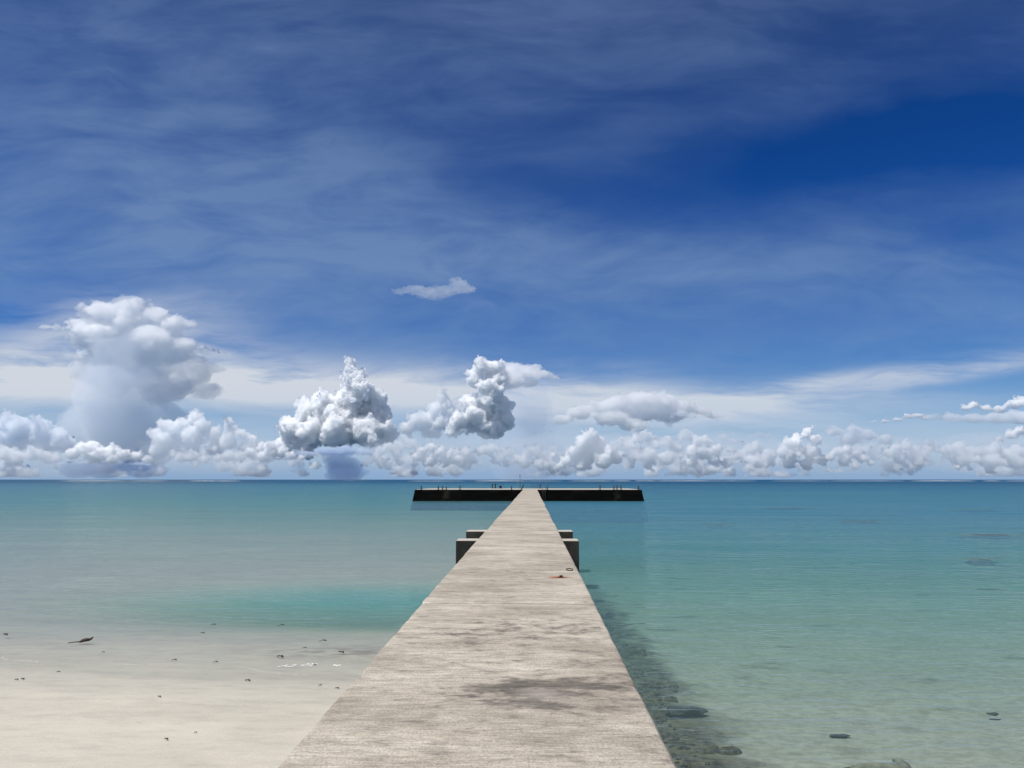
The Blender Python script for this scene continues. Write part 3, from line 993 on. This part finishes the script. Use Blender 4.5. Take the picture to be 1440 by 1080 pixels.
def cloud(label, kind, Y, lobes, base=None, seed=1, puffs=(12, 6), rough=1.0, deep=1.0, vox=.72, wisp=0.0, cat='cloud', group=None, parent=None, name='cumulus_cloud'):
    """lobes are (px, py, radius, stretch, squash) in photograph pixels, turned into balls of vapour Y metres away"""
    r = random.Random(seed)
    k = Y / FPX
    balls = []
    zb = at(720, base, Y).z if base else -1e9
    for lb in lobes:
        px, py, rp = lb[:3]
        sx = lb[3] if len(lb) > 3 else 1.0
        sz = lb[4] if len(lb) > 4 else .92
        c = at(px, py, Y) + Vector((0, r.uniform(-.6, .6) * rp * k * deep, 0))
        rr = rp * k
        balls.append((c, rr, sx, sz))
        for i in range(puffs[0]):
            d = Vector((r.gauss(0, 1), r.gauss(-.3, 1), r.gauss(.3, .9))).normalized()
            r2 = rr * (.15 + .4 * r.random() ** 1.5)
            c2 = c + Vector((d.x * sx, d.y, d.z * sz)) * rr * r.uniform(.75, 1.02)
            balls.append((c2, r2, 1 + (sx - 1) * .6, sz))
            for j in range(puffs[1]):
                e = (d * .6 + Vector((r.gauss(0, 1), r.gauss(0, 1), r.gauss(.2, 1)))).normalized()
                r3 = r2 * r.uniform(.22, .55)
                balls.append((c2 + e * r2 * .94, r3, 1 + (sx - 1) * .4, sz))
    vs, fs, o = [], [], 0
    for c, rr, sx, sz in balls:
        if c.z + rr * .4 < zb or rr < k * .9: continue
        vs.append(TV * np.array([rr * sx, rr * deep, rr * sz]) + np.array(c))
        fs.append(TF + o); o += len(TV)
    vs = np.concatenate(vs)
    if base:   # flat condensation level
        under = vs[:, 2] < zb
        vs[under, 2] = zb + (vs[under, 2] - zb) * .15
    org = Vector((vs[:, 0].mean(), vs[:, 1].mean(), vs[:, 2].min()))
    me = bpy.data.meshes.new(name)
    me.from_pydata((vs - np.array(org)).tolist(), [], np.concatenate(fs).tolist())
    ob = link(name, me, None, None, org)
    m = ob.modifiers.new('r', 'REMESH'); m.mode = 'VOXEL'; m.voxel_size = 1.05 * k * vox
    rm = np.median([l[2] for l in lobes]) * k

    def disp(ty, size, st, mid, obj=None):
        d = ob.modifiers.new('d', 'DISPLACE')
        d.texture = tex(ty, size); d.strength = st; d.mid_level = mid
        if obj:
            d.texture_coords = 'OBJECT'; d.texture_coords_object = obj
        else:
            d.texture_coords = 'GLOBAL'
    tmp = None
    if wisp:
        tmp = bpy.data.objects.new('tmp', None); col.objects.link(tmp)
        tmp.scale = (4.0, 2.0, 1); tmp.rotation_euler = (0, R(-8), 0)
        bpy.context.view_layer.update()
        disp('CLOUDS', 14 * k, 22 * k * wisp, .5, tmp)
        disp('CLOUDS', 4 * k, 8 * k * wisp, .5, tmp)
    if rough:
        q = max(rm * .55, 8 * k)
        disp('VORONOI', q, -q * .42 * rough, .35)
        disp('BILLOW', q * .62, q * .55 * rough, .45)
        disp('VORONOI', max(q * .22, 2.6 * k), -q * .13 * rough, .35)
        disp('BILLOW', max(q * .16, 2.0 * k), max(q * .10, 1.2 * k) * rough, .45)
    dg = bpy.context.evaluated_depsgraph_get()
    m2 = bpy.data.meshes.new_from_object(ob.evaluated_get(dg))
    ob.modifiers.clear()
    ob.data = m2
    bpy.data.meshes.remove(me)
    if tmp: bpy.data.objects.remove(tmp)
    # keep one connected body: drop crumbs the displacement pinched off
    ne = len(m2.edges); e = np.empty(ne * 2, np.int32); m2.edges.foreach_get('vertices', e); e = e.reshape(-1, 2)
    lab = np.arange(len(m2.vertices))
    while True:
        old = lab.copy()
        mn = np.minimum(lab[e[:, 0]], lab[e[:, 1]])
        np.minimum.at(lab, e[:, 0], mn); np.minimum.at(lab, e[:, 1], mn)
        for _ in range(4): lab = lab[lab]
        if (lab == old).all(): break
    cnt = np.bincount(lab, minlength=len(lab)); big = cnt.max()
    dead = np.nonzero(cnt[lab] < big * (.9 if name == 'cumulus_cloud' else .02))[0]
    if len(dead):
        bm = bmesh.new(); bm.from_mesh(m2); bm.verts.ensure_lookup_table()
        bmesh.ops.delete(bm, geom=[bm.verts[int(v)] for v in dead], context='VERTS')
        bm.to_mesh(m2); bm.free()
    m2.materials.clear()
    m2.materials.append(VAP[kind])
    m2.polygons.foreach_set('use_smooth', np.ones(len(m2.polygons), dtype=bool))
    if parent:
        bpy.context.view_layer.update()
        ob.location = Vector(ob.location) - Vector(parent.location)
        ob.parent = parent
    else:
        tag(ob, label, cat, group)
    return ob


# the towers
tl = cloud('tall cloud tower at left with a wide ragged bright top', 'soft', 12500,
      [(185, 432, 13, 1.8), (150, 438, 14, 2), (118, 434, 8, 2), (215, 440, 14, 1.6), (180, 450, 18, 2), (120, 455, 14, 2.2), (84, 462, 6, 2.8), (62, 460, 4, 3),
       (235, 455, 13, 2), (262, 455, 7, 2.2), (150, 470, 20, 2), (210, 475, 22, 1.8), (120, 478, 14, 2), (255, 485, 14, 1.8), (288, 490, 6, 2.4), (308, 494, 3.5, 2.6),
       (180, 495, 22, 2), (240, 500, 14, 1.8), (275, 505, 8, 2.2), (130, 497, 10, 2)],
      seed=3, puffs=(11, 4), rough=.9, wisp=.32, vox=.9, name='towering_cloud')
cloud('', 'fringe', 12550, [(185, 428, 14, 2), (130, 440, 14, 2.2), (70, 461, 6, 3.2), (235, 450, 12, 2.4), (275, 456, 5, 3), (290, 494, 8, 3), (315, 497, 4, 3), (150, 480, 26, 1.8), (220, 490, 30, 1.6), (265, 525, 24, 1.6),
      (170, 520, 34, 1.5), (230, 540, 30, 1.5), (125, 520, 24, 1.4), (290, 550, 14, 2), (300, 520, 8, 2.4)], seed=4, puffs=(9, 4), rough=.7, wisp=.7, parent=tl, name='cloud_fringe')
cloud('smooth grey-blue column of vapour and rain under the ragged left tower', 'murk', 12600,
      [(170, 520, 52, 1.15), (172, 560, 54), (172, 600, 56), (178, 636, 52, 1.3, .6), (120, 600, 40), (225, 590, 36)], seed=5, puffs=(5, 2), rough=.4, vox=1.5, name='rain_cloud')
cloud('knobbly white cloud tower with a bent finger on top, left of centre', 'bright', 11000,
      [(494, 510, 11, .8), (501, 530, 16), (512, 550, 20), (530, 560, 16), (490, 566, 26), (532, 582, 20), (452, 566, 20), (430, 580, 20), (470, 585, 24), (410, 604, 20), (440, 610, 24), (478, 612, 28), (520, 606, 28), (510, 576, 24),
       (398, 628, 20), (430, 630, 18), (380, 636, 12), (545, 612, 16)],
      base=644, seed=11, name='towering_cloud')
t3 = cloud('tallest central cloud tower with a white anvil tip blown to the right', 'bright', 11500,
      [(676, 516, 12, 1.2), (692, 518, 14, 1.3), (668, 534, 15, .9), (697, 535, 17), (690, 555, 20), (703, 570, 18), (707, 590, 18), (664, 570, 16), (672, 590, 20), (690, 602, 20, 1.2), (648, 592, 15), (636, 604, 12)],
      base=618, seed=21, name='towering_cloud')
cloud('', 'soft', 11700, [(712, 516, 12, 1.8, .8), (735, 521, 13, 2.0, .8), (757, 527, 10, 2.2, .8), (774, 531, 6, 2.4, .8), (786, 532, 3, 2.4, .8), (715, 536, 16, 1.6), (742, 538, 9, 2)], seed=23, puffs=(9, 4), rough=.7, wisp=.15, parent=t3, name='anvil')
cloud('grey-blue veil of rain hanging right of the central tower', 'drizzle', 12400, [(742, 560, 34, 1), (745, 590, 40), (740, 625, 44, 1.1), (735, 655, 40, 1.2)], seed=24, puffs=(5, 2), rough=.5, vox=1.6, name='rain_curtain', cat='rain')
cloud('small pointed cloud between the two big towers', 'mid', 11800,
      [(623, 548, 7, .8), (622, 560, 10), (612, 575, 13), (634, 578, 14), (600, 590, 14), (625, 594, 15), (585, 590, 11), (572, 602, 12), (605, 606, 13, 1.3), (640, 604, 12, 1.3)], base=618, seed=31)
cloud('broad bright dome-topped cloud right of the central tower', 'soft', 14500,
      [(870, 566, 13, 1.8), (900, 562, 14, 1.8), (930, 564, 13, 1.8), (955, 572, 12, 2), (845, 574, 12, 1.8), (815, 580, 12, 1.8), (790, 590, 9, 1.8), (900, 580, 16, 2), (940, 584, 14, 2), (860, 588, 14, 2), (985, 578, 8, 2.2), (1005, 586, 6, 2.4), (890, 598, 12, 2)],
      seed=41, puffs=(10, 4), rough=.9, wisp=.15, name='spreading_cloud')
rc = cloud('dark flat blue-grey rain cloud low on the horizon, left of centre', 'dark', 9800,
      [(430, 638, 8, 2.6, .7), (458, 634, 10, 2.2, .8), (485, 633, 11, 2, .8), (512, 635, 9, 2, .8), (400, 645, 5, 3, .6), (380, 647, 4, 3, .6)], base=647, seed=51, puffs=(8, 3), name='rain_cloud')
cloud('', 'rain', 9900, [(470, 644, 18, 1.3, .8), (482, 656, 20, 1.5, .8), (486, 668, 20, 1.5, .6)], seed=52, puffs=(3, 1), rough=.3, vox=1.5, parent=rc, name='rain_curtain')
rc2 = cloud('long pale grey rain cloud low on the horizon at far left', 'dark', 10600,
      [(120, 650, 7, 3, .6), (160, 650, 7, 3, .6), (200, 652, 6, 3, .6), (80, 652, 6, 3, .6), (50, 654, 4, 3, .6)], base=657, seed=53, puffs=(8, 3), name='rain_cloud')
cloud('', 'rain', 10700, [(105, 660, 15, 2, .9), (150, 659, 17, 2, .9), (195, 660, 15, 1.8, .9)], seed=54, puffs=(3, 1), rough=.3, vox=1.5, parent=rc2, name='rain_curtain')

# the low bank along the horizon: front row
BANK = 'low cumulus clouds along the horizon'
bank = [
    ('cluster of small bright puffs at the far left end of the cloud bank', 'mid', 10200, [(-30, 632, 16), (-8, 636, 14), (10, 638, 13), (28, 642, 11), (45, 638, 12), (62, 642, 11), (80, 644, 9), (20, 648, 12)], 654, 61),
    ('bumpy bright-topped cloud in front of the grey rain column', 'bright', 9900, [(98, 638, 11), (112, 632, 12), (128, 630, 13), (145, 637, 11), (158, 634, 12), (175, 640, 10), (190, 642, 9), (206, 646, 7), (130, 644, 12), (160, 646, 10)], 652, 62),
    ('grey cloud mound left of the rain column', 'grey', 11500, [(-20, 598, 20), (8, 594, 16), (34, 600, 18), (62, 600, 16), (84, 612, 15), (20, 616, 22), (60, 620, 20), (95, 626, 16), (0, 626, 22)], 644, 63),
    ('lumpy grey-white cloud right of the rain column', 'mid', 10900, [(222, 612, 13), (238, 600, 13), (255, 596, 12), (272, 588, 13), (285, 600, 13), (240, 618, 18), (268, 612, 18), (296, 612, 14), (225, 632, 16), (262, 634, 18), (300, 630, 16)], 650, 64),
    ('small knob of cloud with two heads beside the lumpy left cloud', 'mid', 10800, [(322, 592, 9, .9), (326, 606, 11), (340, 610, 10), (352, 618, 11), (320, 622, 14), (345, 632, 15), (365, 630, 11)], 650, 65),
    ('ragged low cloud under the two-headed knob', 'mid', 9700, [(236, 646, 9), (252, 643, 10), (270, 641, 10), (288, 645, 9), (305, 644, 9), (322, 640, 10), (340, 641, 11), (358, 640, 10), (374, 644, 9)], 656, 66),
    ('low bright heap left of the dark rain cloud', 'bright', 9600, [(352, 636, 9), (366, 629, 9), (380, 628, 10), (396, 634, 10), (410, 640, 8), (372, 642, 10), (425, 643, 6)], 650, 67),
    ('bright heap just right of the dark rain shaft', 'mid', 9900, [(524, 642, 9), (535, 634, 9), (546, 628, 9), (556, 637, 9), (562, 648, 9), (535, 650, 10), (515, 652, 6)], 661, 68),
    ('white puffy cloud low in front of the pointed cloud', 'bright', 9800, [(586, 642, 9), (594, 633, 8), (606, 629, 8), (618, 636, 9), (630, 640, 9), (643, 646, 8), (605, 648, 11), (626, 651, 9)], 661, 69),
    ('cloud with a bright crown low under the central tower', 'mid', 9900, [(644, 634, 8), (655, 636, 9), (632, 646, 8), (664, 646, 9), (648, 650, 10), (674, 653, 6)], 662, 70),
    ('small loose cumulus beneath the rain veil', 'mid', 10200, [(706, 642, 8), (716, 636, 8), (728, 645, 9), (742, 636, 8), (754, 632, 8), (764, 641, 9), (738, 651, 10), (758, 652, 9), (712, 652, 8)], 662, 71),
    ('big cauliflower cloud right of the jetty end', 'bright', 10100, [(832, 612, 10), (820, 622, 12), (842, 622, 12), (856, 634, 11), (808, 636, 12), (830, 636, 15), (796, 648, 10), (868, 644, 11), (848, 648, 14), (820, 650, 14), (786, 655, 6)], 663, 72),
    ('tumbled pale cloud right of the big cauliflower cloud', 'mid', 10500, [(884, 626, 10), (896, 616, 10), (908, 612, 10), (922, 624, 11), (938, 620, 10), (950, 630, 10), (890, 640, 12), (912, 640, 14), (936, 645, 13), (885, 652, 10)], 663, 73),
    ('rounded white cloud under the dome-topped cloud', 'bright', 10200, [(982, 620, 9), (994, 622, 10), (1006, 632, 9), (972, 634, 10), (988, 636, 12), (1004, 646, 11), (1020, 652, 7), (972, 650, 10)], 662, 74),
    ('low faint heap between the rounded white cloud and the tall right-hand pair', 'mid', 11500, [(1040, 640, 9), (1052, 632, 9), (1066, 628, 9), (1078, 638, 10), (1056, 648, 11), (1082, 650, 9)], 662, 75),
    ('taller bright-headed cloud in the right part of the bank', 'bright', 10400, [(1108, 622, 9), (1122, 614, 9), (1136, 608, 9), (1146, 618, 10), (1100, 636, 11), (1120, 632, 13), (1142, 636, 13), (1158, 646, 10), (1110, 650, 11), (1135, 652, 10)], 662, 76),
    ('bright low heap right of the taller right-hand cloud', 'bright', 9900, [(1168, 642, 8), (1178, 635, 8), (1190, 632, 8), (1202, 638, 9), (1214, 645, 8), (1188, 648, 10), (1226, 651, 6)], 661, 77),
    ('grey hummocky cloud behind the right part of the bank', 'grey', 12500, [(1150, 606, 7, 1.6), (1175, 606, 9, 1.4), (1200, 604, 9, 1.4), (1222, 612, 10, 1.4), (1245, 618, 10, 1.3), (1195, 618, 11, 1.4)], 634, 78),
    ('white-crested heap toward the right end of the bank', 'mid', 10300, [(1246, 638, 9), (1258, 630, 9), (1272, 626, 9), (1286, 631, 9), (1300, 638, 9), (1264, 644, 11), (1290, 648, 11), (1318, 650, 8)], 662, 79),
    ('bluish heap at the right end of the bank', 'mid', 10900, [(1332, 632, 10), (1346, 628, 10), (1362, 636, 11), (1380, 634, 10), (1398, 632, 11), (1416, 638, 11), (1434, 634, 12), (1460, 636, 14), (1350, 646, 13), (1390, 648, 13), (1430, 650, 13)], 663, 80),
    ('bright round cloud standing at the right edge above the bank', 'bright', 11800, [(1420, 612, 8), (1432, 606, 8), (1448, 610, 10), (1408, 618, 6), (1470, 612, 12)], 627, 81),
]
for lb, kd, Y, lobes, bs, sd_ in bank:
    cloud(lb, kd, Y, lobes, bs, sd_, group=BANK)
# the middle row: many small heaps closing the gaps
MID = 'small blue-white heaps in the middle row of the bank'
midrow = [(1062, 'heap under the lone flat dark cloud'), (1120, 'heap in front of the bright-headed cloud'), (515, 'heap in front of the dark rain shaft'), (-10, 'left edge heap of the middle row'), (60, 'heap under the left end of the grey mound'), (118, 'heap under the left half of the rain column'), (180, 'heap under the right half of the rain column'),
          (240, 'heap below the lumpy left cloud'), (300, 'heap at the foot of the two-headed knob'), (360, 'heap left of the knobbly tower'), (440, 'heap under the middle of the knobbly tower'),
          (560, 'heap right of the dark rain shaft'), (620, 'heap under the pointed cloud'), (690, 'heap under the central tower'), (740, 'heap at the foot of the rain veil'),
          (800, 'heap at the left foot of the big cauliflower cloud'), (880, 'heap at the right foot of the big cauliflower cloud'), (950, 'heap left of the rounded white cloud'), (1035, 'heap right of the rounded white cloud'),
          (1090, 'heap at the left foot of the bright-headed cloud'), (1165, 'heap at the right foot of the bright-headed cloud'), (1235, 'heap below the grey hummocky cloud'), (1310, 'heap right of the white-crested cloud'), (1385, 'heap near the right edge of the picture')]
for i, (cx, lb) in enumerate(midrow):
    r = random.Random(500 + i)
    lobes = []
    top = r.uniform(626, 640)
    for q in range(15):
        u = r.uniform(-1, 1)
        yt = top + (658 - top) * (abs(u) ** 1.6 * .7)
        lobes.append((cx + u * 40, r.uniform(yt, 665) if q > 6 else yt + 3, r.uniform(4.5, 8.5)))
    cloud('small blue-white ' + lb, r.choice(['mid', 'mid', 'bright']), 11300 + 700 * r.random(), lobes, r.uniform(664, 669), 500 + i, puffs=(10, 4), group=MID)
# the back row, paler with distance
BACK = 'pale cumulus clouds in the back row of the bank'
back = [
    (-30, 100, 618, 'pale back-row cloud at the left edge of the picture'), (40, 90, 634, 'low pale back-row cloud below the grey mound at left'),
    (205, 80, 612, 'pale back-row cloud hugging the right side of the rain column'), (310, 110, 606, 'pale back-row cloud behind the two-headed knob'),
    (385, 80, 616, 'pale back-row cloud at the left foot of the knobbly tower'), (560, 90, 604, 'pale back-row cloud at the right foot of the knobbly tower'),
    (600, 80, 626, 'low pale back-row cloud below the pointed cloud'), (665, 90, 622, 'pale back-row cloud below the central tower'),
    (790, 80, 620, 'pale back-row cloud left of the big cauliflower cloud'), (870, 90, 604, 'pale back-row cloud rising behind the big cauliflower cloud'),
    (960, 100, 600, 'pale back-row cloud under the right half of the dome-topped cloud'), (1050, 100, 618, 'pale back-row cloud below the lone flat dark cloud'),
    (1090, 80, 632, 'low pale back-row cloud left of the bright-headed cloud'), (1215, 100, 622, 'pale back-row cloud under the grey hummocky cloud'),
    (1300, 100, 612, 'pale back-row cloud under the long flat grey cloud'), (1380, 110, 616, 'pale back-row cloud near the right edge'),
    (1470, 90, 610, 'pale back-row cloud cut by the right edge')]
for i, (cx, wd, top, lb) in enumerate(back):
    r = random.Random(300 + i)
    lobes = []
    for q in range(16):
        u = r.uniform(-1, 1)
        yt = top + (664 - top) * (abs(u) ** 1.5 * .65 + .06)
        yy_ = r.uniform(yt, 664) if q > 5 else yt
        lobes.append((cx + u * wd * .55, yy_ + 6, r.uniform(6, 11) + (yy_ - yt) * .1))
    for q in range(9):
        lobes.append((cx + r.uniform(-1.1, 1.1) * wd * .6, r.uniform(658, 669), r.uniform(4, 7), 1.3))
    cloud(lb, 'far', 13500 + 900 * r.random(), lobes, 670.5, 300 + i, puffs=(9, 4), vox=.9, group=BACK)
# broken grey clouds a little nearer
SM = 'small broken clouds above the bank'
for lb, kd, Y, lobes, bs, sd_, rg in [
    ('small dark grey oval cloud in front of the dome-topped cloud', 'grey', 9000, [(958, 582, 7, 1.6), (972, 585, 6, 1.5), (945, 586, 4, 1.5)], None, 91, .8),
    ('little flat dark cloud alone right of the dome-topped cloud', 'grey', 9000, [(1068, 611, 5, 1.8), (1080, 612, 4, 2), (1056, 613, 3.5, 2)], None, 92, .6),
    ('dark ragged scud below the dome-topped cloud', 'grey', 9200, [(892, 606, 6, 1.3), (903, 610, 7, 1.4), (916, 615, 6, 1.6), (932, 618, 5, 2), (950, 620, 5, 2)], None, 93, .8),
    ('dark scud patch right of the rounded white cloud', 'grey', 9200, [(1016, 614, 6, 1.5), (1030, 620, 6, 1.6), (1044, 624, 4, 2)], None, 99, .8),
    ('long flat grey cloud with bright bumps reaching in from the right edge', 'grey', 10000, [(1282, 585, 5, 2.6), (1310, 586, 6, 2.4), (1340, 587, 8, 2.4), (1370, 588, 9, 2.2), (1400, 588, 10, 2.2), (1430, 588, 12, 2), (1460, 590, 13, 2), (1490, 590, 14, 2)], None, 94, .8),
    ('bright rounded heads on top of the long grey cloud at the right edge', 'bright', 10300, [(1360, 573, 6, 1.4), (1372, 569, 7, 1.3), (1386, 574, 7, 1.4), (1404, 576, 7, 1.6), (1424, 568, 9, 1.3), (1442, 564, 9, 1.3), (1465, 570, 12)], 592, 95, 1),
    ('small white cap cloud left of the long grey cloud', 'bright', 10800, [(1262, 590, 3.5, 2.2), (1275, 585, 4.5, 1.8), (1288, 584, 4.5, 1.8), (1300, 588, 3.5, 2), (1245, 592, 3, 2.6), (1230, 593, 2.6, 3)], None, 96, .5),
    ]:
    cloud(lb, kd, Y, lobes, bs, sd_, rough=rg, group=SM, puffs=(9, 3), name='small_cloud')
cloud('single thin wisp of cloud high above the centre', 'thin', 7500,
      [(566, 410, 7, 2.2), (585, 410, 9, 2), (605, 411, 10, 1.8), (625, 410, 11, 1.8), (645, 404, 12, 1.5), (658, 406, 8, 1.6), (640, 394, 7, 1.6), (612, 416, 7, 3)], seed=97, puffs=(8, 4), rough=.8, wisp=.4, name='wispy_cloud')

# long haze bodies added in front of the bank to soften and merge it
for i, (px, py, r_, lb) in enumerate([(60, 640, 26, 'soft added haze layer at the foot of the far left tower'), (300, 632, 26, 'soft added haze layer below the lumpy left cloud'),
                                      (610, 628, 27, 'soft added haze layer below the pointed cloud'), (800, 630, 27, 'soft added haze layer around the big cauliflower cloud'),
                                      (1000, 630, 27, 'soft added haze layer around the rounded white cloud'), (1190, 630, 26, 'soft added haze layer in the right part of the bank'), (1390, 632, 27, 'soft added haze layer at the right edge of the bank')]):
    cloud(lb, 'haze', 9000 + 60 * i, [(px - 60, py + 6, r_ * .8, 2.6, 1), (px, py, r_, 3.2, 1), (px + 65, py + 4, r_ * .85, 2.6, 1), (px - 20, py + 20, r_ * .8, 3.6, .8), (px + 40, py + 22, r_ * .8, 3.4, .8)],
          None, 700 + i, puffs=(5, 2), rough=.5, vox=1.4, group='soft haze layers added in front of the bank', name='added_haze_layer', cat='haze')
